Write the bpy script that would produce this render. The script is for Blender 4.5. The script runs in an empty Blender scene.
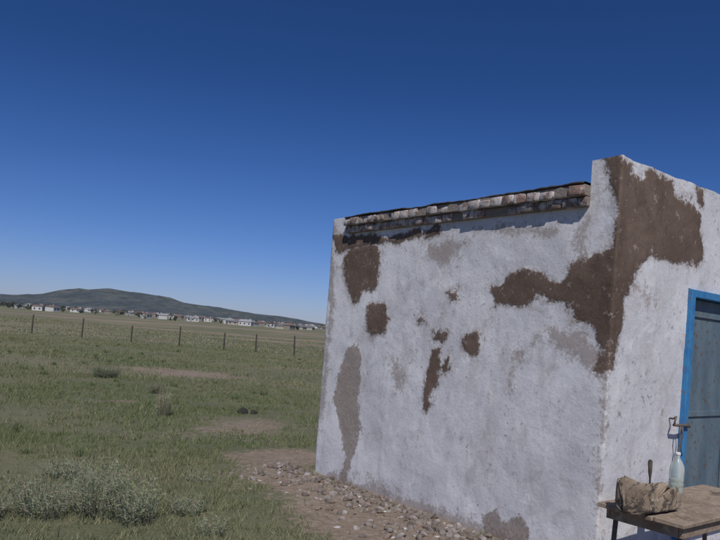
import bpy, bmesh, math, random
import numpy as np
from mathutils import Vector, Matrix, noise
random.seed(7); rng=np.random.default_rng(7)
S=bpy.context.scene
COL=S.collection
# ------------------------------------------------------------ helpers
def link(o,parent=None):
    COL.objects.link(o)
    if parent is not None: o.parent=parent
    return o
def empty(name):
    o=bpy.data.objects.new(name,None); return link(o)
def mesh_np(name,verts,faces_flat,loop_tot,mat=None,parent=None,col=None,attrs=None,smooth=False):
    me=bpy.data.meshes.new(name)
    nv=len(verts); fl=np.asarray(faces_flat,dtype=np.int32).ravel()
    if np.isscalar(loop_tot): lt=np.full(len(fl)//loop_tot,loop_tot,dtype=np.int32)
    else: lt=np.asarray(loop_tot,dtype=np.int32)
    ls=np.concatenate([[0],np.cumsum(lt)[:-1]]).astype(np.int32)
    me.vertices.add(nv); me.vertices.foreach_set('co',np.asarray(verts,dtype=np.float32).ravel())
    me.loops.add(len(fl)); me.loops.foreach_set('vertex_index',fl)
    me.polygons.add(len(lt)); me.polygons.foreach_set('loop_start',ls); me.polygons.foreach_set('loop_total',lt)
    if smooth: me.polygons.foreach_set('use_smooth',np.ones(len(lt),dtype=bool))
    me.update(calc_edges=True)
    if col is not None:
        a=me.attributes.new('col','FLOAT_COLOR','POINT')
        c=np.ones((nv,4),dtype=np.float32); c[:,:3]=col; a.data.foreach_set('color',c.ravel())
    if attrs:
        for k,v in attrs.items():
            a=me.attributes.new(k,'FLOAT','POINT'); a.data.foreach_set('value',np.asarray(v,dtype=np.float32))
    me.validate()
    if mat: me.materials.append(mat)
    o=bpy.data.objects.new(name,me); return link(o,parent)
def bm_obj(name,bm,mat,parent=None,smooth=False):
    bmesh.ops.recalc_face_normals(bm,faces=bm.faces)
    me=bpy.data.meshes.new(name); bm.to_mesh(me); bm.free()
    if smooth:
        for p in me.polygons: p.use_smooth=True
    if mat: me.materials.append(mat)
    o=bpy.data.objects.new(name,me); return link(o,parent)
class M:
    def __init__(s,name,rough=.9):
        s.m=bpy.data.materials.new(name); s.m.use_nodes=True
        s.t=s.m.node_tree; s.n=s.t.nodes; s.b=s.n['Principled BSDF']
        s.b.inputs['Roughness'].default_value=rough
        s.b.inputs['Specular IOR Level'].default_value=.25
        s.out=s.n['Material Output']
        s.tc=s.n.new('ShaderNodeTexCoord')
    def L(s,a,b): s.t.links.new(a,b)
    def noise(s,scale,detail=4,rough=.5,vec=None,sc=None,dist=0):
        n=s.n.new('ShaderNodeTexNoise'); n.inputs['Scale'].default_value=scale
        n.inputs['Detail'].default_value=detail; n.inputs['Roughness'].default_value=rough
        n.inputs['Distortion'].default_value=dist
        src=vec or s.tc.outputs['Object']
        if sc:
            mp=s.n.new('ShaderNodeMapping'); mp.inputs['Scale'].default_value=sc
            s.L(src,mp.inputs['Vector']); src=mp.outputs['Vector']
        s.L(src,n.inputs['Vector']); return n.outputs['Fac']
    def attr(s,name,color=False):
        n=s.n.new('ShaderNodeAttribute'); n.attribute_name=name
        return n.outputs['Color'] if color else n.outputs['Fac']
    def math(s,op,a,b=None,clamp=False):
        n=s.n.new('ShaderNodeMath'); n.operation=op; n.use_clamp=clamp
        for i,x in enumerate((a,b)):
            if x is None: continue
            if isinstance(x,(int,float)): n.inputs[i].default_value=x
            else: s.L(x,n.inputs[i])
        return n.outputs[0]
    def rng(s,x,a,b,c=0.,d=1.):
        n=s.n.new('ShaderNodeMapRange'); n.inputs[1].default_value=a;n.inputs[2].default_value=b
        n.inputs[3].default_value=c;n.inputs[4].default_value=d; n.interpolation_type='SMOOTHSTEP'
        s.L(x,n.inputs[0]); return n.outputs[0]
    def mix(s,f,a,b,mode='MIX'):
        n=s.n.new('ShaderNodeMix'); n.data_type='RGBA'; n.blend_type=mode
        if isinstance(f,(int,float)): n.inputs[0].default_value=f
        else: s.L(f,n.inputs[0])
        for i,x in ((6,a),(7,b)):
            if isinstance(x,tuple): n.inputs[i].default_value=(*x,1)
            else: s.L(x,n.inputs[i])
        return n.outputs[2]
    def color(s,c):
        if isinstance(c,tuple): s.b.inputs['Base Color'].default_value=(*c,1)
        else: s.L(c,s.b.inputs['Base Color'])
    def bump(s,h,strength=.5,dist=.01):
        n=s.n.new('ShaderNodeBump'); n.inputs['Strength'].default_value=strength
        n.inputs['Distance'].default_value=dist; s.L(h,n.inputs['Height'])
        s.L(n.outputs[0],s.b.inputs['Normal'])
def sdist(P,poly):
    poly=np.asarray(poly,float); n=len(poly)
    d=np.full(len(P),1e9); ins=np.zeros(len(P),bool)
    for i in range(n):
        a=poly[i]; b=poly[(i+1)%n]; e=b-a; w=P-a
        t=np.clip((w@e)/(e@e+1e-12),0,1)
        d=np.minimum(d,np.hypot(*(w-t[:,None]*e).T))
        c=((a[1]>P[:,1])!=(b[1]>P[:,1]))&(P[:,0]<(b[0]-a[0])*(P[:,1]-a[1])/(b[1]-a[1]+1e-12)+a[0])
        ins^=c
    return np.where(ins,d,-d)
def field(P,polys,w):
    f=np.full(len(P),-9.)
    for p in polys: f=np.maximum(f,sdist(P,p))
    return np.clip(.5+f/w,0,1)
def vnoise(x,y,seed=0):
    def h(i,j):
        v=np.sin(i*127.1+j*311.7+seed*74.7)*43758.5453; return v-np.floor(v)
    xi=np.floor(x);yi=np.floor(y);fx=x-xi;fy=y-yi
    fx=fx*fx*(3-2*fx);fy=fy*fy*(3-2*fy)
    return (h(xi,yi)*(1-fx)+h(xi+1,yi)*fx)*(1-fy)+(h(xi,yi+1)*(1-fx)+h(xi+1,yi+1)*fx)*fy
def fbm(x,y,seed=0,o=4):
    s=0;a=.5;t=0
    for k in range(o):
        s=s+a*vnoise(x*2**k+k*17.3,y*2**k-k*9.1,seed+k); t+=a; a*=.5
    return s/t
# ------------------------------------------------------------ camera
th=math.radians(4.3); al=math.atan(15/680)
fwd=Vector((0,math.cos(al),math.sin(al))); up0=Vector((0,-math.sin(al),math.cos(al))); r0=Vector((1,0,0))
right=r0*math.cos(th)+up0*math.sin(th); up=-r0*math.sin(th)+up0*math.cos(th)
cd=bpy.data.cameras.new('camera'); cam=bpy.data.objects.new('camera',cd); link(cam)
cd.sensor_width=36; cd.sensor_fit='HORIZONTAL'; cd.lens=34.0; cd.shift_y=48/720; cd.clip_end=30000; cd.clip_start=.05
mat=Matrix((right,up,-fwd)).transposed().to_4x4(); mat.translation=Vector((0,0,1.6)); cam.matrix_world=mat
S.camera=cam
# ------------------------------------------------------------ light
SUN_EL=50; sd=Vector((.045,-1,0)).normalized()*math.cos(math.radians(SUN_EL))+Vector((0,0,math.sin(math.radians(SUN_EL))))
ld=bpy.data.lights.new('sun','SUN'); ld.energy=3.3; ld.angle=math.radians(.5); ld.color=(1,.95,.89)
sun=bpy.data.objects.new('sun',ld); link(sun); sun.rotation_euler=sd.to_track_quat('Z','Y').to_euler(); sun.location=(0,0,30)
w=bpy.data.worlds.new('World'); S.world=w; w.use_nodes=True; nt=w.node_tree
sky=nt.nodes.new('ShaderNodeTexSky'); sky.sky_type='NISHITA'; sky.sun_disc=False
sky.sun_elevation=math.radians(SUN_EL); sky.sun_rotation=math.radians(177.4); sky.altitude=600; sky.air_density=1.0; sky.dust_density=.6; sky.ozone_density=2.5
bg=nt.nodes['Background']; bg.inputs['Strength'].default_value=.09
tcn=nt.nodes.new('ShaderNodeTexCoord'); sx=nt.nodes.new('ShaderNodeSeparateXYZ'); nt.links.new(tcn.outputs['Generated'],sx.inputs[0])
cr=nt.nodes.new('ShaderNodeValToRGB'); e=cr.color_ramp.elements
e[0].position=0.; e[0].color=(.54,.60,.94,1); e[1].position=1.; e[1].color=(.55,.62,.85,1)
for p_,c_ in ((.05,(.44,.54,.90)),(.12,(.33,.475,.84)),(.22,(.235,.40,.74)),(.34,(.165,.325,.62)),(.5,(.155,.31,.58)),(.7,(.45,.52,.75))):
    x=e.new(p_); x.color=(*c_,1)
nt.links.new(sx.outputs['Z'],cr.inputs[0])
mxn=nt.nodes.new('ShaderNodeMix'); mxn.data_type='RGBA'; mxn.blend_type='MULTIPLY'; mxn.inputs[0].default_value=1
nt.links.new(sky.outputs[0],mxn.inputs[6]); nt.links.new(cr.outputs[0],mxn.inputs[7]); nt.links.new(mxn.outputs[2],bg.inputs['Color'])
S.view_settings.view_transform='Standard'; S.view_settings.look='None'; S.view_settings.exposure=0
# ------------------------------------------------------------ building frame
B=np.array([1.83,4.94]); U=np.array([-.617,.787]); V=np.array([.787,.617])
def W(u,v,z): p=B+u*U+v*V; return (p[0],p[1],z)
LU=3.61; LV=4.3; HP=3.045
c=lambda s:[tuple(float(q)/100 for q in t.split(',')) for t in s.split()]
neg=lambda P:[(-a,b) for a,b in P]
mudL=[c('334,244 320,250 276,254 270,235 273,217 280,204 296,203 304,196 313,193 322,206 331,223'),
 c('288,190 255,193 249,177 255,162 277,158 289,174'),
 c('182,149 174,155 171,136 175,117 181,98 188,90 192,101 188,123 185,140'),
 c('183,168 174,172 167,165 174,156 183,159'), c('169,143 159,149 157,139 163,130 169,134'),
 c('142,166 128,170 121,158 124,149 133,145 143,152 145,160'), c('170,204 160,207 156,199 165,194'),
 c('213,178 202,183 197,175 208,171'),
 c('120,207 102,214 85,225 75,223 61,213 47,211 39,225 22,232 4,238 2,260 6,279 12,283 17,305 1,304 -13,301 -9,148 1,151 9,164 22,179 41,194 60,197 75,197 95,191 111,194'),
 c('356,266 273,264 185,266 178,258 272,254 334,249 349,247')]
mudR=[c('-4,301 7,302 14,295 31,296 38,303 56,301 72,300 78,289 111,287 121,280 122,263 136,253 133,242 110,237 77,235 53,238 39,230 31,220 24,207 15,199 14,177 6,162 1,147 -8,147'),
 c('115,302 127,303 127,288 116,290')]
tanL=[c('314,146 297,150 291,131 291,89 282,59 295,19 301,-5 314,1 305,28 317,53 332,84 326,123'),
 c('111,13 96,23 90,15 68,25 61,14 62,-10 108,-24')]
wornL=[c('58,173 31,181 8,161 4,148 20,148 43,157'),c('95,137 86,154 67,165 69,157 85,135 94,120'),
 c('204,249 164,252 157,238 181,225 198,233'),
 [(3.63,2.85),(3.50,2.8),(3.46,1.6),(3.48,.8),(3.63,.1)],[(.06,1.5),(-.03,1.5),(-.03,.3),(.045,.3)],
 [(2.45,1.35),(2.25,1.4),(2.2,1.05),(2.35,1.0)],[(3.3,.09),(2.0,.12),(1.0,.07),(0,.10),(0,-.2),(3.6,-.2)],
 [(.26,2.62),(.26,2.3),(.34,2.2),(.42,2.62)],[(1.5,2.62),(.5,2.6),(.6,2.5),(1.4,2.54)],[(1.75,2.5),(1.5,2.5),(1.6,2.3)],
 [(-.3,2.1),(-.45,2.15),(-.6,1.95),(-.5,1.88)]]
S_=list(np.arange(-3.50,4.31,.0145))
pre=[-3.61-4.3,-3.61-3,-3.61-2,-3.61-1,-3.61-.5]+list(np.linspace(-3.61-.2,-3.51,14))
ss=np.array(sorted(set([round(x,5) for x in pre+S_])))
r=.028
def path(s):
    A=B+LU*U
    if s<-LU-r: return A+(-s-LU)*V, U
    if s<-LU+r:
        t=(s+LU+r)/(2*r); p0=A+r*V;p2=A-r*U
        n=U*(1-t)-V*t; return (1-t)**2*p0+2*t*(1-t)*A+t*t*p2, n/np.linalg.norm(n)
    if s<-r: return B-s*U, -V
    if s<r:
        t=(s+r)/(2*r); p0=B+r*U;p2=B+r*V
        n=-V*(1-t)-U*t; return (1-t)**2*p0+2*t*(1-t)*B+t*t*p2, n/np.linalg.norm(n)
    return B+s*V,-U
pts=np.array([path(s)[0] for s in ss]); nrm=np.array([path(s)[1] for s in ss])
nz=212; zz=np.linspace(-.12,HP,nz)
ns=len(ss)
SS,ZZ=np.meshgrid(ss,zz,indexing='ij')
P2=np.stack([SS.ravel(),ZZ.ravel()],1)
J=np.stack([(fbm(P2[:,0]*3.3,P2[:,1]*3.3,61)-.5),(fbm(P2[:,0]*3.3+9,P2[:,1]*3.3,67)-.5)],1)*.09
J*=np.clip(np.abs(P2[:,:1])*8,0,1)
mud=field(P2+J,[neg(p) for p in mudL]+mudR,.20)
tan=field(P2+J,[neg(p) for p in tanL],.16)
worn=field(P2+J,[neg(p) for p in wornL],.26)
und=(fbm(P2[:,0]*1.1,P2[:,1]*1.1,3)-.5)*.036+(fbm(P2[:,0]*6,P2[:,1]*6,5)-.5)*.009
und*=np.clip(np.abs(P2[:,0])*6+.25,0,1)
edge=np.clip((mud-.45)*5,0,1)*(.003+.004*(fbm(P2[:,0]*14,P2[:,1]*14,11)-.3))
disp=und+edge-.01
wob=(fbm(P2[:,1]*3,P2[:,1]*0+3,9)-.5)*.03*np.exp(-np.abs(P2[:,0])*12)+(fbm(P2[:,1]*14,P2[:,1]*0+3,19)-.5)*.012*np.exp(-np.abs(P2[:,0])*35)
pp=np.repeat(pts,nz,0)+np.repeat(nrm,nz,0)*(disp+wob)[:,None]
topw=np.where(P2[:,1]>HP-.02,(fbm(P2[:,0]*5,P2[:,0]*0,2)-.6)*.035,0)
verts=np.column_stack([pp,P2[:,1]+topw])
i=np.arange(ns-1)[:,None]; j=np.arange(nz-1)[None,:]
q=np.stack([i*nz+j,(i+1)*nz+j,(i+1)*nz+j+1,i*nz+j+1],-1)
sm=(ss[:-1]+ss[1:])/2; zm=(zz[:-1]+zz[1:])/2
SM,ZM=np.meshgrid(sm,zm,indexing='ij')
keep=np.ones_like(SM,bool)
keep&=~((SM>-3.28)&(SM<-.262)&(ZM>2.80))
keep&=~((SM<=-3.28)&(ZM>2.90-.05*fbm(SM*6,SM*0,4)))
keep&=~((SM>1.11)&(SM<2.07)&(ZM>.10)&(ZM<2.17))
q=q[keep].reshape(-1,4)
m=M('whitewashed_plaster',.95)
n1=m.noise(7,7,.62); n2=m.noise(38,5,.65); n3=m.noise(1.5,5,.6); n4=m.noise(150,3,.6)
streak=m.noise(3.0,7,.68,sc=(1.6,1.6,.55),dist=.6)
white=m.mix(m.rng(n3,.35,.66),(.575,.575,.605),(.70,.70,.725))
white=m.mix(m.math('MULTIPLY',m.rng(streak,.48,.70),.62),white,(.45,.425,.43))
cloud=m.noise(4.5,8,.74,dist=.8)
white=m.mix(m.math('MULTIPLY',m.rng(cloud,.53,.66),.45),white,(.38,.345,.34))
white=m.mix(m.math('MULTIPLY',m.rng(cloud,.48,.34),.6),white,(.78,.78,.795))
white=m.mix(m.math('MULTIPLY',m.rng(n2,.55,.68),.35),white,(.38,.35,.34))
region=m.rng(m.noise(2.1,4,.55),.45,.60)
chip=m.math('MULTIPLY',m.rng(m.noise(20,7,.75),.59,.63),region)
white=m.mix(m.math('MULTIPLY',chip,.7),white,(.27,.215,.19))
chip2=m.math('MULTIPLY',m.rng(m.noise(75,3,.6),.66,.69),.8)
white=m.mix(m.math('MULTIPLY',chip2,.6),white,(.25,.20,.175))
def mask(att,a1,a2,lo,hi):
    f=m.attr(att)
    x=m.math('ADD',f,m.math('MULTIPLY',m.math('SUBTRACT',n1,.5),a1))
    x=m.math('ADD',x,m.math('MULTIPLY',m.math('SUBTRACT',n2,.5),a2))
    return m.rng(x,lo,hi)
wm=m.math('MULTIPLY',mask('worn',1.5,1.1,.42,.80),.72)
cl=m.mix(wm,white,(.30,.25,.225))
tm=m.math('MULTIPLY',mask('tan',1.1,.8,.38,.62),.85)
tanc=m.mix(m.rng(n2,.35,.65),(.31,.255,.22),(.22,.175,.145))
cl=m.mix(tm,cl,tanc)
halo=m.math('MULTIPLY',mask('mud',1.5,.9,.20,.58),.6)
cl=m.mix(halo,cl,(.31,.25,.22))
mm=mask('mud',1.15,.5,.42,.60)
mudc=m.mix(m.rng(n3,.35,.7),(.115,.08,.062),(.175,.125,.098))
mudc=m.mix(m.math('MULTIPLY',m.rng(cloud,.45,.65),.6),mudc,(.09,.063,.05))
mudc=m.mix(m.math('MULTIPLY',m.rng(n4,.5,.7),.5),mudc,(.22,.165,.135))
mudc=m.mix(m.math('MULTIPLY',m.rng(m.noise(13,6,.75),.59,.65),.6),mudc,(.40,.35,.33))
cl=m.mix(mm,cl,mudc)
m.color(cl)
h=m.math('ADD',m.math('MULTIPLY',n2,.6),m.math('MULTIPLY',n1,.6))
h=m.math('ADD',h,m.math('MULTIPLY',n4,.3)); h=m.math('ADD',h,m.math('MULTIPLY',mm,.5)); h=m.math('SUBTRACT',h,m.math('MULTIPLY',chip,.6))
m.bump(h,.6,.010)
plaster=m.m
bld=empty('pump_station_building')
mesh_np('walls',verts,q,4,plaster,bld,attrs=dict(mud=mud,tan=tan,worn=worn),smooth=True)
def boxes(name,lst,mat,parent,bev=.004,jit=0,conv=W):
    bm=bmesh.new()
    for (u0,u1,v0,v1,z0,z1) in lst:
        vs=[]
        for uu in (u0,u1):
            for vv in (v0,v1):
                for z in (z0,z1):
                    j_=[random.uniform(-jit,jit) for _ in range(3)]
                    vs.append(bm.verts.new(conv(uu+j_[0],vv+j_[1],z+j_[2])))
        for f in ((0,1,3,2),(4,6,7,5),(0,4,5,1),(2,3,7,6),(0,2,6,4),(1,5,7,3)): bm.faces.new([vs[k] for k in f])
    bmesh.ops.recalc_face_normals(bm,faces=bm.faces)
    if bev: bmesh.ops.bevel(bm,geom=list(bm.edges),offset=bev,segments=1,affect='EDGES')
    return bm_obj(name,bm,mat,parent)
boxes('parapet',[(.045,.260,.045,LV,2.6,HP-.02),(3.29,LU-.045,.045,LV,2.6,2.85)],plaster,bld,.01)
boxes('back_wall',[(.0,LU,LV-.01,LV+.24,-.1,2.86)],plaster,bld,.01)
m=M('roofing_felt',.9); a=m.noise(20,4,.6); m.color(m.mix(a,(.025,.025,.027),(.10,.09,.085))); m.bump(a,.6,.01); felt=m.m
boxes('roof_slab',[(.264,3.288,.05,LV-.012,2.6,2.862)],felt,bld,.005)
vs=[];fs=[]; n=260
uu=np.linspace(.27,3.285,n); o1=-.078+(fbm(uu*9,uu*0,21)-.5)*.06; th_=.004+.020*fbm(uu*14,uu*0,22)**1.5; zt=2.858+(fbm(uu*2.5,uu*0,23)-.5)*.018
for k in range(n):
    vs+= [W(uu[k],.3,2.866),W(uu[k],o1[k]+.02,zt[k]+th_[k]),W(uu[k],o1[k],zt[k]+th_[k]*.6),W(uu[k],o1[k],zt[k]-.004),W(uu[k],.0,zt[k]-.004)]
for k in range(n-1):
    for a_ in range(4): fs.append([k*5+a_,(k+1)*5+a_,(k+1)*5+a_+1,k*5+a_+1])
mesh_np('felt_edge',np.array(vs),np.array(fs),4,felt,bld)
m=M('eave_brick',.95); cc=m.attr('col',True); a=m.noise(34,6,.7); b_=m.noise(7,6,.7,dist=.5)
x=m.mix(m.rng(a,.40,.62),cc,(.16,.12,.105)); pw=m.math('MULTIPLY',m.rng(b_,.44,.55),m.rng(a,.30,.50)); x=m.mix(m.math('MULTIPLY',pw,.9),x,(.54,.50,.49))
m.color(x); m.bump(a,.7,.010); brickm=m.m
def bricks():
    V_=[];F=[];C=[]
    def course(z0,z1,out,ph):
        u=.266-ph
        while u<3.28:
            L_=.122+random.uniform(-.008,.008); a0=max(u,.266); a1=min(u+L_,3.284)
            if a1-a0>.03 and random.random()>.05:
                o=-out+random.gauss(0,.007)+(.03 if random.random()<.12 else 0); dz=random.uniform(-.004,.004)
                base=len(V_)
                tilt=random.uniform(-.004,.004)
                e=.006; z1_=z1-(random.uniform(0,.02) if random.random()<.2 else 0)
                ring=lambda vv,ins:[(a0+ins,vv,z0+ins+dz),(a1-ins,vv,z0+ins+dz+tilt),(a1-ins,vv,z1_-ins+dz+tilt),(a0+ins,vv,z1_-ins+dz)]
                for vv,ins in ((.10,0),(o+e,0),(o,e)):
                    for (p,q_,z) in ring(vv,ins):
                        V_.append(W(p+random.uniform(-.002,.002),q_+random.uniform(-.004,.004),z+random.uniform(-.002,.002)))
                for rr in range(2):
                    for k in range(4):
                        F.append([base+rr*4+k,base+rr*4+(k+1)%4,base+rr*4+4+(k+1)%4,base+rr*4+4+k])
                F.append([base+8,base+9,base+10,base+11])
                t=random.random()
                cc=(.28,.175,.14) if t<.34 else (.20,.15,.13) if t<.55 else (.44,.37,.35) if t<.8 else (.32,.235,.20)
                f=random.uniform(.8,1.15)
                C.extend([tuple(q*f for q in cc)]*12)
            u+=L_+random.uniform(.005,.012)
    course(2.695,2.765,.04,.05); course(2.768,2.842,.085,0)
    mesh_np('eave_bricks',np.array(V_),np.array(F),4,brickm,bld,col=np.array(C))
bricks()
m=M('mortar',.95); a=m.noise(40,5,.6); m.color(m.mix(a,(.15,.12,.10),(.32,.28,.255))); m.bump(a,.8,.01); mortar=m.m
boxes('eave_mortar',[(.264,3.286,-.022,.1,2.690,2.766),(.264,3.286,-.062,.1,2.767,2.852)],mortar,bld,.006)
# door
m=M('blue_paint',.5); a=m.noise(14,5,.6); x=m.mix(m.rng(a,.3,.7),(.035,.17,.40),(.05,.23,.46)); x=m.mix(m.rng(m.noise(30,5,.7),.58,.63),x,(.16,.12,.10)); m.color(x); m.bump(a,.2,.004); blue=m.m
m=M('door_steel',.55); a=m.noise(5,5,.6,sc=(1,1,.3)); x=m.mix(m.rng(a,.3,.7),(.085,.13,.17),(.14,.19,.225)); x=m.mix(m.rng(m.noise(22,5,.7),.56,.64),x,(.12,.085,.065)); m.color(x); m.bump(a,.2,.004); steel=m.m
boxes('door_frame',[(-.03,.13,1.112,1.175,.10,2.168),(-.03,.13,2.005,2.068,.10,2.168),(-.03,.13,1.177,2.003,2.105,2.168),(-.03,.13,1.177,2.003,.10,.15)],blue,bld,.004)
boxes('door_leaf',[(.045,.085,1.18,2.0,.155,2.10),(.030,.043,1.23,1.95,1.95,2.0),(.030,.043,1.23,1.95,1.1,1.15),(.030,.043,1.23,1.95,.22,.27),(.030,.043,1.18,1.228,.155,2.10),(.030,.043,1.952,2.0,.155,2.10)],steel,bld,.003)
m=M('rusty_iron',.7); a=m.noise(40,5,.6); m.color(m.mix(a,(.10,.075,.06),(.22,.19,.17))); m.b.inputs['Metallic'].default_value=.3; iron=m.m
def tube(bm,pts_,rad,seg=8):
    rings=[]; pts_=[Vector(p) for p in pts_]
    for k,p in enumerate(pts_):
        d=(pts_[min(k+1,len(pts_)-1)]-pts_[max(k-1,0)]).normalized()
        a=d.orthogonal().normalized() if k==0 else (a-d*a.dot(d)).normalized()
        b=d.cross(a); rr=rad[k] if isinstance(rad,(list,tuple)) else rad
        rings.append([bm.verts.new(p+a*math.cos(2*math.pi*t/seg)*rr+b*math.sin(2*math.pi*t/seg)*rr) for t in range(seg)])
    for r1,r2 in zip(rings,rings[1:]):
        for t in range(seg): bm.faces.new([r1[t],r1[(t+1)%seg],r2[(t+1)%seg],r2[t]])
    bm.faces.new(rings[0]); bm.faces.new(rings[-1][::-1])
bm=bmesh.new()
tube(bm,[W(-.05,.90,1.055),W(-.055,1.0,1.05),W(-.05,1.10,1.045),W(-.045,1.17,1.035)],.012)
tube(bm,[W(-.05,.905,1.055),W(-.06,.90,1.10),W(-.05,.93,1.12),W(-.02,.945,1.10),W(.01,.945,1.10)],.008)
tube(bm,[W(-.06,.99,1.05),W(-.062,.98,.98),W(-.055,1.0,.90),W(-.06,.985,.82),W(-.05,1.0,.76)],.006)
tube(bm,[W(-.06,1.02,1.05),W(-.065,1.035,.97),W(-.055,1.02,.88),W(-.06,1.045,.80)],.005)
bm_obj('door_latch',bm,iron,bld,True)
# ------------------------------------------------------------ ground
DIRT=[[(-1.55,8.5),(-1.15,7.4),(-.62,6.35),(-.12,5.35),(.35,4.4),(1.6,3.0),(5,2.0),(9,7),(4,7.5),(1.9,5.2),(-.3,7.9),(.2,9.1),(-.9,9.2)]]
PATCH=[[(-2.9,10.2),(-2.1,9.5),(-1.2,9.7),(-.9,10.9),(-1.4,12.0),(-2.3,11.6)],[(-3.6,9.2),(-3.2,8.75),(-2.6,8.9),(-2.9,9.4)],
 [(-5.2,12.5),(-4.2,12.2),(-4.0,13),(-4.8,13.4)],[(-.4,13),(1.2,12.6),(2,14),(.2,14.6)],[(-8,20),(-5,19),(-3,20),(-4,22),(-7,22.5)]]
FARP=[[(-16,73),(-2,70),(30,69),(60,74),(30,77),(0,78),(-13,79)],[(-48,97),(-25,95),(0,99),(30,104),(0,112),(-22,110),(-34,104)],
 [(-140,160),(-60,150),(10,158),(40,175),(-40,178),(-100,172)],[(-150,240),(-30,230),(120,245),(60,270),(-80,262)],[(-260,330),(-60,320),(120,335),(0,352),(-180,350)]]
def dirtf(x,y):
    P=np.column_stack([x,y])
    P=P+np.stack([fbm(x*1.5,y*1.5,71)-.5,fbm(x*1.5,y*1.5,75)-.5],1)*np.clip(.05*y,.3,6)[:,None]
    d=field(P,DIRT,1.0); p=field(P,PATCH,1.8)*.76; f=field(P,FARP,9)*.9
    return np.maximum(np.maximum(d,p),f)
def gh(x,y):
    r_=np.hypot(x,y)
    base=(fbm(x*.9,y*.9,31)-.5)*.07+(fbm(x*4,y*4,33,3)-.5)*.02
    P=np.column_stack([np.ravel((x-B[0])*U[0]+(y-B[1])*U[1]),np.ravel((x-B[0])*V[0]+(y-B[1])*V[1])])
    sd_=sdist(P,[(0,0),(LU,0),(LU,LV),(0,LV)]).reshape(np.shape(x))
    near=np.clip(-sd_/1.2,0.15,1); near=np.where(sd_>0,0.1,near)
    far=(fbm(x*.02+5,y*.02,35)-.5)*1.2*np.clip((r_-25)/150,0,1)+(fbm(x*.15,y*.15,37)-.5)*.25*np.clip((r_-12)/40,0,1)
    return base*near+far-.012+np.clip(y-420,0,1200)*.0065
N=430
t=np.linspace(-1,1,N); k_=8.6; warp=np.sinh(t*k_)/np.sinh(k_)*9000
X,Y=np.meshgrid(warp-1.0,warp+6.5,indexing='ij'); X=X.ravel();Y=Y.ravel()
Z=gh(X,Y)
i=np.arange(N-1)[:,None]; j=np.arange(N-1)[None,:]
q=np.stack([i*N+j,(i+1)*N+j,(i+1)*N+j+1,i*N+j+1],-1).reshape(-1,4)
dA=dirtf(X,Y)
m=M('steppe_ground',.97)
g1=m.noise(1.2,6,.6); g2=m.noise(14,5,.65); g3=m.noise(.05,6,.6); g4=m.noise(90,3,.6); g5=m.noise(.012,5,.6); g6=m.noise(.35,6,.65)
gr=m.mix(m.rng(g6,.35,.65),(.115,.132,.07),(.175,.172,.10))
gr=m.mix(m.math('MULTIPLY',m.rng(g3,.42,.62),.75),gr,(.235,.21,.14))
gr=m.mix(m.math('MULTIPLY',m.rng(g5,.5,.62),.6),gr,(.125,.135,.09))
gr=m.mix(m.math('MULTIPLY',m.rng(g2,.45,.75),.6),gr,(.24,.195,.145))
di=m.mix(m.rng(g1,.35,.65),(.29,.225,.175),(.23,.175,.13)); di=m.mix(m.rng(g2,.4,.7),di,(.34,.28,.225)); di=m.mix(m.math('MULTIPLY',m.rng(g4,.5,.7),.5),di,(.17,.13,.10))
f=m.math('ADD',m.attr('dirt'),m.math('MULTIPLY',m.math('SUBTRACT',g1,.5),1.0)); f=m.math('ADD',f,m.math('MULTIPLY',m.math('SUBTRACT',g2,.5),.8))
m.color(m.mix(m.rng(f,.34,.70),gr,di)); m.bump(m.math('ADD',g2,m.math('MULTIPLY',g4,.4)),.9,.035)
mesh_np('ground',np.column_stack([X,Y,Z]),q,4,m.m,attrs=dict(dirt=dA),smooth=True)
# ------------------------------------------------------------ hills
m=M('hazy_hill_slope',.98); a=m.noise(.006,6,.6); b_=m.noise(.02,6,.65)
x=m.mix(m.rng(a,.35,.65),(.085,.105,.12),(.13,.145,.14)); x=m.mix(m.math('MULTIPLY',m.rng(b_,.46,.60),.75),x,(.06,.08,.09)); m.color(x); m.bump(b_,1,30)  # blue-grey distance haze is mixed into the slope's base colour
px=[-6000,-3500,-2600,-1853,-1650,-1480,-1380,-1292,-1200,-1085,-928,-618,-360,-216,0,400,1500,3000,6000]
pz=[20,34,44,62,80,108,118,126,118,110,88,66,48,32,14,8,24,45,20]
nx,ny=420,60
xs=np.linspace(-6000,6000,nx); ys=np.linspace(2500,5200,ny); HX,HY=np.meshgrid(xs,ys,indexing='ij')
rid=np.interp(HX*3500/np.clip(HY,2500,5200)*1.0,px,pz)
prof=np.exp(-((HY-3600)/520)**2)
hz=rid*prof*(1+.35*(fbm(HX*.004,HY*.004,41)-.5))+ (fbm(HX*.012,HY*.012,43)-.5)*18*prof*np.clip(rid/40,0,1)+3
i=np.arange(nx-1)[:,None]; j=np.arange(ny-1)[None,:]
q=np.stack([i*ny+j,(i+1)*ny+j,(i+1)*ny+j+1,i*ny+j+1],-1).reshape(-1,4)
mesh_np('hills',np.column_stack([HX.ravel(),HY.ravel(),hz.ravel()]),q,4,m.m,smooth=True)
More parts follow.
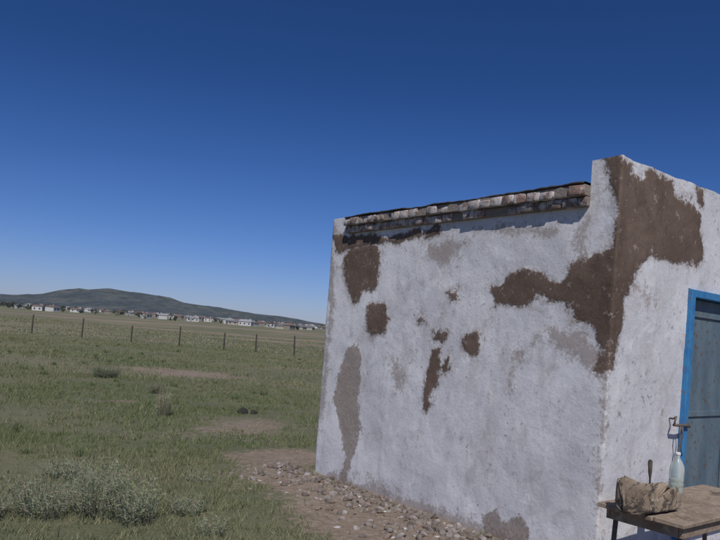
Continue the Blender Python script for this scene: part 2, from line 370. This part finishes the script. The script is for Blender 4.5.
# ------------------------------------------------------------ village
def mk(name,c1,c2,sc=1.,r=.9):
    m=M(name,r); a=m.noise(sc,4,.6); m.color(m.mix(m.rng(a,.3,.7),c1,c2)); return m.m
wallc=[mk('house_white',(.45,.45,.45),(.60,.59,.58)),mk('house_cream',(.36,.33,.28),(.44,.40,.35)),mk('house_clay',(.22,.20,.185),(.28,.25,.22))]
roofc=[mk('roof_slate',(.26,.27,.28),(.34,.34,.35)),mk('roof_rust',(.16,.12,.11),(.21,.15,.13)),mk('roof_grey',(.13,.14,.155),(.18,.19,.2))]
glass=mk('window_dark',(.05,.055,.06),(.07,.075,.08))
def house(wm_,rm_,L_,D,H,R_):
    me=bpy.data.meshes.new('village_house'); bm=bmesh.new()
    def bx(x0,x1,y0,y1,z0,z1,mi):
        vs=[bm.verts.new((x,y,z)) for x in (x0,x1) for y in (y0,y1) for z in (z0,z1)]
        for f in ((0,1,3,2),(4,6,7,5),(0,4,5,1),(2,3,7,6),(0,2,6,4),(1,5,7,3)):
            bm.faces.new([vs[k] for k in f]).material_index=mi
    bx(-L_/2,L_/2,-D/2,D/2,-1.5,H,0)
    o=.4
    a=[bm.verts.new(p) for p in ((-L_/2-o,-D/2-o,H+.02),(L_/2+o,-D/2-o,H+.02),(L_/2+o,D/2+o,H+.02),(-L_/2-o,D/2+o,H+.02),(-L_/2-o+R_*.5,0,H+R_),(L_/2+o-R_*.5,0,H+R_))]
    for f in ((0,1,5,4),(2,3,4,5),(1,2,5),(3,0,4),(3,2,1,0)): bm.faces.new([a[k] for k in f]).material_index=1
    nwin=max(2,int(L_/3))
    for k in range(nwin):
        x=-L_/2+L_*(k+.5)/nwin; bx(x-.5,x+.5,-D/2-.03,-D/2+.1,1.,2.2,2)
    bx(L_*.25,L_*.25+.5,.5,1,H+.3,H+R_+.6,0)
    bmesh.ops.recalc_face_normals(bm,faces=bm.faces); bm.to_mesh(me); bm.free()
    for x in (wm_,rm_,glass): me.materials.append(x)
    return me
kinds=[house(wallc[(0,1,0,2,0,1,0,0)[k]],roofc[(k*2+k//3)%3],random.uniform(4.5,10),random.uniform(5,8),random.uniform(2.2,3.3),random.uniform(.8,2.0)) for k in range(8)]
for k in range(230):
    y=random.uniform(470,1450)
    x=y*random.uniform(-.60,-.03) if k<150 else y*random.uniform(-.34,-.05)
    if k>212: x=y*random.uniform(.45,1.0)
    o=bpy.data.objects.new('village_house',random.choice(kinds))
    o.location=(x,y,float(gh(np.array([x]),np.array([y]))[0])); o.rotation_euler=(0,0,random.uniform(-.5,.5)+random.choice([0,1.57])); link(o)
m=M('distant_foliage',.95); a=m.attr('col',True); m.color(a); fol=m.m
V_=[];C=[]
for k in range(330):
    y=random.uniform(460,1300); x=y*random.uniform(-.62,.02) if k<290 else y*random.uniform(.4,1.)
    H_=random.uniform(2.5,6.0); Wd=H_*random.uniform(.3,.8); z0=float(gh(np.array([x]),np.array([y]))[0]); sh=random.uniform(.7,1.2)
    n=100
    d=rng.normal(size=(n,3)); d/=np.linalg.norm(d,axis=1)[:,None]; rr=rng.uniform(.5,1,n)[:,None]
    cpt=np.array([x,y,z0+H_*.55])+d*rr*np.array([Wd,Wd,H_*.5])
    tri=rng.normal(size=(n,3,3))*.35+cpt[:,None]
    V_.append(tri.reshape(-1,3)); cc=np.array([.06,.08,.065])*sh*rng.uniform(.6,1.3,(n,1)); C.append(np.repeat(cc,3,0))
    V_.append(np.array([[x-.15,y,z0-.3],[x+.15,y,z0-.3],[x,y,z0+H_*.6]])); C.append(np.full((3,3),.06))
V_=np.concatenate(V_);C=np.concatenate(C)
mesh_np('distant_trees',V_,np.arange(len(V_)),3,fol,col=C)
# ------------------------------------------------------------ fence
m=M('weathered_post',.9); a=m.noise(30,5,.6); m.color(m.mix(a,(.05,.043,.038),(.10,.088,.075))); postm=m.m
bm=bmesh.new()
fx=[-32.5,-29.5,-26.4,-23.5,-20.5,-17,-13.8,-10.8,-8,-6.0,-3.7,-1,2,5,8.2,11,14,17.2,20]
tops=[]
for x in fx:
    y=42.9-(x+22)*.16+random.uniform(-.3,.3); z=float(gh(np.array([x]),np.array([y]))[0]); h=random.uniform(1.0,1.25); lx=random.uniform(-.1,.1)
    tube(bm,[(x,y,z-.2),(x+lx*.5,y,z+h*.5),(x+lx,y+.03,z+h)],[.052,.048,.042],7); tops.append((x,lx,y,z,h))
for fr in (.35,.62,.9):
    for a_,b_ in zip(tops,tops[1:]):
        p0=Vector((a_[0]+a_[1]*fr,a_[2]-.05,a_[3]+a_[4]*fr)); p1=Vector((b_[0]+b_[1]*fr,b_[2]-.05,b_[3]+b_[4]*fr))
        tube(bm,[p0,(p0+p1)/2-Vector((0,0,.05)),p1],.006,4)
bm_obj('wire_fence',bm,postm)
# ------------------------------------------------------------ grass
m=M('grass_blades',.85); a=m.attr('col',True); m.color(a); grassm=m.m
def inbuild(x,y,mg=.03):
    u=(x-B[0])*U[0]+(y-B[1])*U[1]; v=(x-B[0])*V[0]+(y-B[1])*V[1]
    return (u>-mg)&(u<LU+mg)&(v>-mg)&(v<LV+mg)
GV=[];GC=[]
def grass_zone(y0,y1,dens,hm,wd,cl,xl=.62,xpad=1.0):
    area_n=int(dens*(y1-y0)*((xl+.35)*(y0+y1)/2+xpad*2))
    y=rng.uniform(y0,y1,area_n*2); x=rng.uniform(-xl*y1-xpad,.35*y1+xpad,area_n*2)
    ok=(x>-xl*y-xpad)&(x<.35*y+xpad); x=x[ok][:area_n];y=y[ok][:area_n]
    dd=dirtf(x,y)+(fbm(x*1.2,y*1.2,51)-.5)*1.0+(fbm(x*6,y*6,52,2)-.5)*.7
    cover=fbm(x*cl,y*cl,53)*.5+fbm(x*cl*7,y*cl*7,54,2)*.5
    pr=np.clip((.60-dd)*5,0.02,1)*np.clip((cover-.39)*6.5,.07,1)
    ok=(rng.uniform(size=len(x))<pr)&~inbuild(x,y); x=x[ok];y=y[ok];cover=cover[ok];n=len(x)
    h=hm*rng.lognormal(0,.42,n)*(.35+cover*1.2); wv=wd*rng.uniform(.6,1.3,n)
    a=rng.uniform(0,2*np.pi,n); la=rng.uniform(0,2*np.pi,n); ll=h*rng.uniform(.1,1.1,n)
    z=gh(x,y)
    b0=np.column_stack([x-np.cos(a)*wv,y-np.sin(a)*wv,z-.004]); b1=np.column_stack([x+np.cos(a)*wv,y+np.sin(a)*wv,z-.004])
    tp=np.column_stack([x+np.cos(la)*ll,y+np.sin(la)*ll,z+h])
    GV.append(np.stack([b0,b1,tp],1).reshape(-1,3))
    tt=np.clip((fbm(x*.3,y*.3,55)-.32)*1.9+rng.normal(0,.15,n)+.006*y,0,1)[:,None]
    g=np.array([.13,.168,.072])*(1-tt)+np.array([.225,.218,.13])*tt
    dry=(rng.uniform(size=n)<.11)[:,None]; g=np.where(dry,np.array([.30,.27,.175]),g)*rng.uniform(.8,1.2,(n,1))
    GC.append(np.repeat(g,3,0))
grass_zone(3.2,9,3800,.042,.0032,1.2)
grass_zone(9,18,1500,.045,.0045,.8)
grass_zone(18,42,300,.055,.009,.4)
grass_zone(42,110,16,.08,.035,.12)
V_=np.concatenate(GV);C=np.concatenate(GC)
mesh_np('grass',V_,np.arange(len(V_)),3,grassm,col=C)
# ------------------------------------------------------------ sage shrubs / tufts
def shrub(name,x,y,rad,h,n,colr,upr=.5,wd=.0022,leaf=True):
    seg=4; V_=[];F=[];C=[]
    z0=float(gh(np.array([x]),np.array([y]))[0])
    for k in range(n):
        a=random.uniform(0,6.283); rr=rad*math.sqrt(random.random())*.5
        bx,by=x+rr*math.cos(a),y+rr*math.sin(a); a2=a+random.uniform(-.7,.7)
        sp=rad*random.uniform(.05,.75)*(1-upr*.6); hh=h*random.uniform(.4,1.1)*(1-.5*(rr/rad)); pa=random.uniform(0,6.283)
        f=random.uniform(.65,1.25); cx,cy=math.cos(pa),math.sin(pa); base=len(V_)
        P=[]
        for s in range(seg+1):
            t=s/seg; P.append(Vector((bx+math.cos(a2)*sp*t**1.6,by+math.sin(a2)*sp*t**1.6,z0-.01+hh*(t-.12*t*t*(1-upr)))))
        for s,p in enumerate(P):
            w_=wd*(1-.75*s/seg); V_+= [(p.x-cx*w_,p.y-cy*w_,p.z),(p.x+cx*w_,p.y+cy*w_,p.z)]
            cc=tuple(q*f*(.7+.4*s/seg) for q in colr); C+= [cc,cc]
        for s in range(seg): F.append([base+2*s,base+2*s+1,base+2*s+3,base+2*s+2])
        if leaf:
            for _ in range(9):
                t=random.uniform(.25,1); s=min(int(t*seg),seg-1); p=P[s].lerp(P[s+1],t*seg-s)
                d=Vector((random.gauss(0,.8),random.gauss(0,.8),random.gauss(.9,.6))).normalized()*random.uniform(.012,.04)*(1 if rad>.2 else .7)
                sd_=d.orthogonal().normalized()*.002*random.uniform(.7,1.6); b=len(V_)
                V_.extend([tuple(p-sd_),tuple(p+sd_),tuple(p+d+sd_*.4),tuple(p+d-sd_*.4)]); F.append([b,b+1,b+2,b+3])
                cc=tuple(q*f*random.uniform(.8,1.25) for q in colr); C.extend([cc]*4)
    return mesh_np(name,np.array(V_),np.array(F),4,grassm,col=np.array(C))
sg=(.235,.25,.17)
for (x,y,rad,h,n) in [(-1.95,5.42,.34,.52,300),(-1.62,5.30,.28,.46,200),(-2.35,5.30,.34,.40,200),(-2.75,5.1,.32,.34,170),(-2.15,6.0,.32,.38,150),(-2.75,6.6,.3,.26,110),(-1.3,5.6,.22,.24,80),(-1.0,5.15,.18,.2,50),(-1.5,6.9,.2,.16,50)]:
    shrub('sagebrush_shrub',x,y,rad,h,n,sg,.5)
shrub('feather_grass_tuft',-3.14,11.32,.20,.50,260,(.29,.28,.19),.8,.003)
shrub('feather_grass_tuft',-6.25,17.1,.5,.34,420,(.16,.18,.12),.6,.005)
shrub('feather_grass_tuft',-4.2,14.5,.25,.3,200,(.23,.23,.155),.7,.004)
for k in range(80):
    y=random.uniform(6,36); x=-y*random.uniform(.02,.58)
    if float(dirtf(np.array([x]),np.array([y]))[0])>.3 or inbuild(np.array([x]),np.array([y]),.4)[0]: continue
    s=random.uniform(.5,1.25)
    shrub('grass_tuft',x,y,.16*s,.17*s,int(60),random.choice([(.16,.195,.095),(.25,.235,.14),(.13,.165,.08)]),.6,.003+y*.0002,False)
# ------------------------------------------------------------ stones
m=M('rubble_stone',.95); a=m.noise(25,4,.6); cc=m.attr('col',True); m.color(m.mix(m.rng(a,.4,.7),cc,(.19,.155,.13))); m.bump(a,.6,.01); stm=m.m
def ico(sub):
    bm=bmesh.new(); bmesh.ops.create_icosphere(bm,subdivisions=sub,radius=1); v=np.array([x.co[:] for x in bm.verts]); f=np.array([[y.index for y in x.verts] for x in bm.faces]); bm.free(); return v,f
iv,if_=ico(2); iv1,if1=ico(1)
SV=[];SF=[];SC=[];off=0
def stone(x,y,s,colr,hi=True,flat=1.):
    global off
    v,f=(iv,if_) if hi else (iv1,if1)
    p=v*np.array([random.uniform(.7,1.4),random.uniform(.6,1.2),random.uniform(.4,.8)*flat])
    for _ in range(8):
        d=rng.normal(size=3); d/=np.linalg.norm(d); t=p@d; c_=random.uniform(.35,.65)*(1 if flat==1. else 1.2); p=p-np.clip(t-c_,0,None)[:,None]*d
    a=random.uniform(0,6.28); R_=np.array([[math.cos(a),-math.sin(a),0],[math.sin(a),math.cos(a),0],[0,0,1]])
    p=(p*s)@R_.T
    p[:,2]+=p[:,0]*random.uniform(-.3,.3)
    z=float(gh(np.array([x]),np.array([y]))[0]); p+=np.array([x,y,z+s*.12*flat])
    SV.append(p);SF.append(f+off);off+=len(p);SC.append(np.tile(np.array(colr)*random.uniform(.7,1.15),(len(p),1)))
pal=[(.27,.235,.215),(.24,.20,.175),(.18,.15,.13),(.34,.31,.29),(.22,.165,.135),(.14,.12,.105),(.21,.18,.16)]
for k in range(1900):
    u=random.uniform(-.6,4.1); v=-abs(random.gauss(0,.24))-.03
    if random.random()<.3: v-=random.uniform(0,.7)
    p=B+u*U+v*V; t=random.random()
    if t<.08: stone(p[0],p[1],random.uniform(.015,.04),(.50,.475,.47),True,.3)
    else: stone(p[0],p[1],random.choice([.006,.008,.010,.012,.014,.018,.022,.03,.042,.05]) ,random.choice(pal),True)
for k in range(4200):
    x=random.uniform(-3.5,4.5);y=random.uniform(3.8,12)
    if inbuild(x,y,.02): continue
    d=float(dirtf(np.array([x]),np.array([y]))[0])
    if random.random()<d-.15: stone(x,y,random.uniform(.004,.013),random.choice(pal),False)
mesh_np('rubble',np.concatenate(SV),np.concatenate(SF),3,stm,col=np.concatenate(SC))
SV=[];SF=[];SC=[];off=0
stone(-2.02,12.46,.17,(.04,.036,.033)); stone(-1.82,12.5,.09,(.05,.045,.04))
mesh_np('dark_rock',np.concatenate(SV),np.concatenate(SF),3,mk('dark_stone',(.025,.023,.022),(.05,.045,.04),20),col=np.concatenate(SC))
# ------------------------------------------------------------ table
m=M('weathered_board',.85); a=m.noise(7,6,.65); b_=m.noise(30,5,.6); x=m.mix(m.rng(a,.3,.7),(.30,.235,.175),(.20,.15,.11)); x=m.mix(m.rng(b_,.5,.7),x,(.36,.30,.24)); x=m.mix(m.rng(m.noise(4,5,.7),.54,.66),x,(.12,.095,.075)); m.color(x); m.bump(b_,.4,.004); board=m.m
tb=empty('wooden_table'); TZ=.62
pl=[(-.83+k*.192,-.83+k*.192+.187,-.46+random.uniform(-.012,.012),1.0+random.uniform(-.02,.02),TZ-.028,TZ+random.uniform(-.002,.002)) for k in range(3)]
boxes('top_boards',pl,board,tb,.004,.002)
boxes('apron',[(-.80,-.775,-.40,.94,TZ-.10,TZ-.031),(-.32,-.295,-.40,.94,TZ-.10,TZ-.031),(-.773,-.322,-.40,-.375,TZ-.10,TZ-.031),(-.773,-.322,.915,.94,TZ-.10,TZ-.031)],board,tb,.003)
bm=bmesh.new()
for (u,v) in ((-.76,-.35),(-.34,-.35),(-.76,.88),(-.34,.88)):
    su=-.03 if u<-.5 else .0; sv=-.05 if v<0 else .05
    tube(bm,[W(u,v,TZ-.032),W(u+su,v+sv,-.03)],.016,10)
tube(bm,[W(-.775,-.375,.25),W(-.34,-.375,.25)],.010,8)
bm_obj('legs',bm,iron,tb,True)
# --- canvas tool bag
m=M('burlap_canvas',.95); a=m.noise(7,5,.6); wv=m.noise(160,2,.5); x=m.mix(m.rng(a,.35,.65),(.36,.285,.21),(.22,.165,.12)); x=m.mix(m.math('MULTIPLY',m.rng(m.noise(10,6,.78,dist=.6),.50,.57),.85),x,(.06,.048,.042)); x=m.mix(m.rng(m.noise(28,4,.7),.60,.65),x,(.45,.40,.35)); m.color(x); m.bump(m.math('ADD',a,m.math('MULTIPLY',wv,.3)),.6,.008); canvas=m.m
bg_=empty('canvas_tool_bag')
cu,cv=-.54,-.345
ns_,nr_=80,72; bm=bmesh.new(); rings=[]
def bagprof(t):
    hw=.115*(math.sin(min(t*7,1)*math.pi/2))**.4*(1-.10*t)*(1 if t<.93 else max(.25,(1-t)/.07)**.5)
    hh=(.200-.085*t+.020*math.sin(t*9+.5))*(math.sin(min(t*7,1)*math.pi/2))**.4*(1 if t<.93 else max(.3,(1-t)/.07)**.5)
    return hw,hh
for a_ in range(nr_+1):
    t=a_/nr_; hw,hh=bagprof(max(t,.004)); ring=[]
    for k in range(ns_):
        an=2*math.pi*k/ns_; cx_,sx_=math.cos(an),math.sin(an)
        e_=.50
        u=math.copysign(abs(cx_)**e_,cx_)*hw; z=(math.copysign(abs(sx_)**e_,sx_)*.5+.5)*hh
        if sx_<0: z=max(0,z)*.8
        fo=.016*noise.noise(Vector((t*9,cx_*1.6,sx_*1.6)))+.006*math.sin(an*5+t*9+2*noise.noise(Vector((t*4,cx_,sx_+2))))*max(0,sx_+.3)
        fo+=.018*noise.noise(Vector((t*3.5,cx_*2,sx_*2+5)))
        rd=abs(noise.noise(Vector((t*6,cx_*2.2+7,sx_*2.2)))); fo-=.016*max(0,1-rd*7)
        if sx_>.55: z-= .085*math.exp(-((t-.55)/.12)**2)*((sx_-.55)/.45)**.5
        if .30<sx_<.75: z+=.022*math.exp(-((t-.55)/.17)**2)
        ring.append(bm.verts.new(W(cu+u*(1+fo*4)+.012*math.sin(t*6),cv-.225+.45*t+fo*.6,TZ+.004+max(0,z+fo*(1 if sx_>0 else 0)))))
    rings.append(ring)
for r1,r2 in zip(rings,rings[1:]):
    for k in range(ns_): bm.faces.new([r1[k],r1[(k+1)%ns_],r2[(k+1)%ns_],r2[k]])
bm.faces.new(rings[0]); bm.faces.new(rings[-1][::-1])
bm_obj('bag_body',bm,canvas,bg_,True)
bm=bmesh.new()
tube(bm,[W(cu+.0,cv+.015,TZ+.06),W(cu+.01,cv+.03,TZ+.20),W(cu+.015,cv+.035,TZ+.24),W(cu+.02,cv+.04,TZ+.305),W(cu+.02,cv+.042,TZ+.315)],[.005,.006,.012,.014,.008],12)
bm_obj('trowel_handle',bm,mk('dark_handle',(.05,.04,.035),(.10,.08,.06),20),bg_,True)
bm=bmesh.new()
pts_=[]
for k in range(15):
    t=k/14*math.pi; pts_.append(W(cu-.09-.015*math.sin(t*2),cv+.05-.10*math.cos(t),TZ+.105+.06*math.sin(t)))
tube(bm,pts_,.007,8); bm_obj('strap',bm,canvas,bg_,True)
m=M('pet_plastic',.15); m.color((.78,.84,.80)); m.b.inputs['Transmission Weight'].default_value=.72; m.b.inputs['IOR'].default_value=1.15; m.b.inputs['Specular IOR Level'].default_value=.7; pet=m.m
m=M('bottle_water',.05); m.color((.50,.56,.48)); m.b.inputs['Transmission Weight'].default_value=.4; m.b.inputs['IOR'].default_value=1.33; wat=m.m
bt=empty('plastic_bottle'); bx,by,_=W(-.37,.35,0)
def lathe(name,prof,mat_,par,cx,cy,z0,seg=32,smooth=True):
    bm=bmesh.new(); rings=[[bm.verts.new((cx+r_*math.cos(2*math.pi*k/seg),cy+r_*math.sin(2*math.pi*k/seg),z0+z)) for k in range(seg)] for r_,z in prof]
    for a,b in zip(rings,rings[1:]):
        for k in range(seg): bm.faces.new([a[k],a[(k+1)%seg],b[(k+1)%seg],b[k]])
    bm.faces.new(rings[0][::-1]); bm.faces.new(rings[-1]); return bm_obj(name,bm,mat_,par,smooth)
prof=[(.030,.002),(.044,.004),(.049,.014),(.049,.05),(.046,.056),(.049,.062),(.049,.085),(.046,.091),(.049,.097),(.049,.12),(.046,.126),(.049,.132),(.049,.185),(.045,.21),(.032,.238),(.019,.258),(.015,.267),(.015,.285)]
lathe('bottle_body',prof,pet,bt,bx,by,TZ)
lathe('bottle_contents',[(.028,.005),(.042,.007),(.0455,.015),(.0455,.05),(.043,.056),(.0455,.064),(.0455,.11)],wat,bt,bx,by,TZ)
lathe('bottle_cap',[(.018,.283),(.0185,.286),(.0185,.300),(.016,.303)],mk('white_cap',(.6,.62,.62),(.7,.7,.7),50,.5),bt,bx,by,TZ)
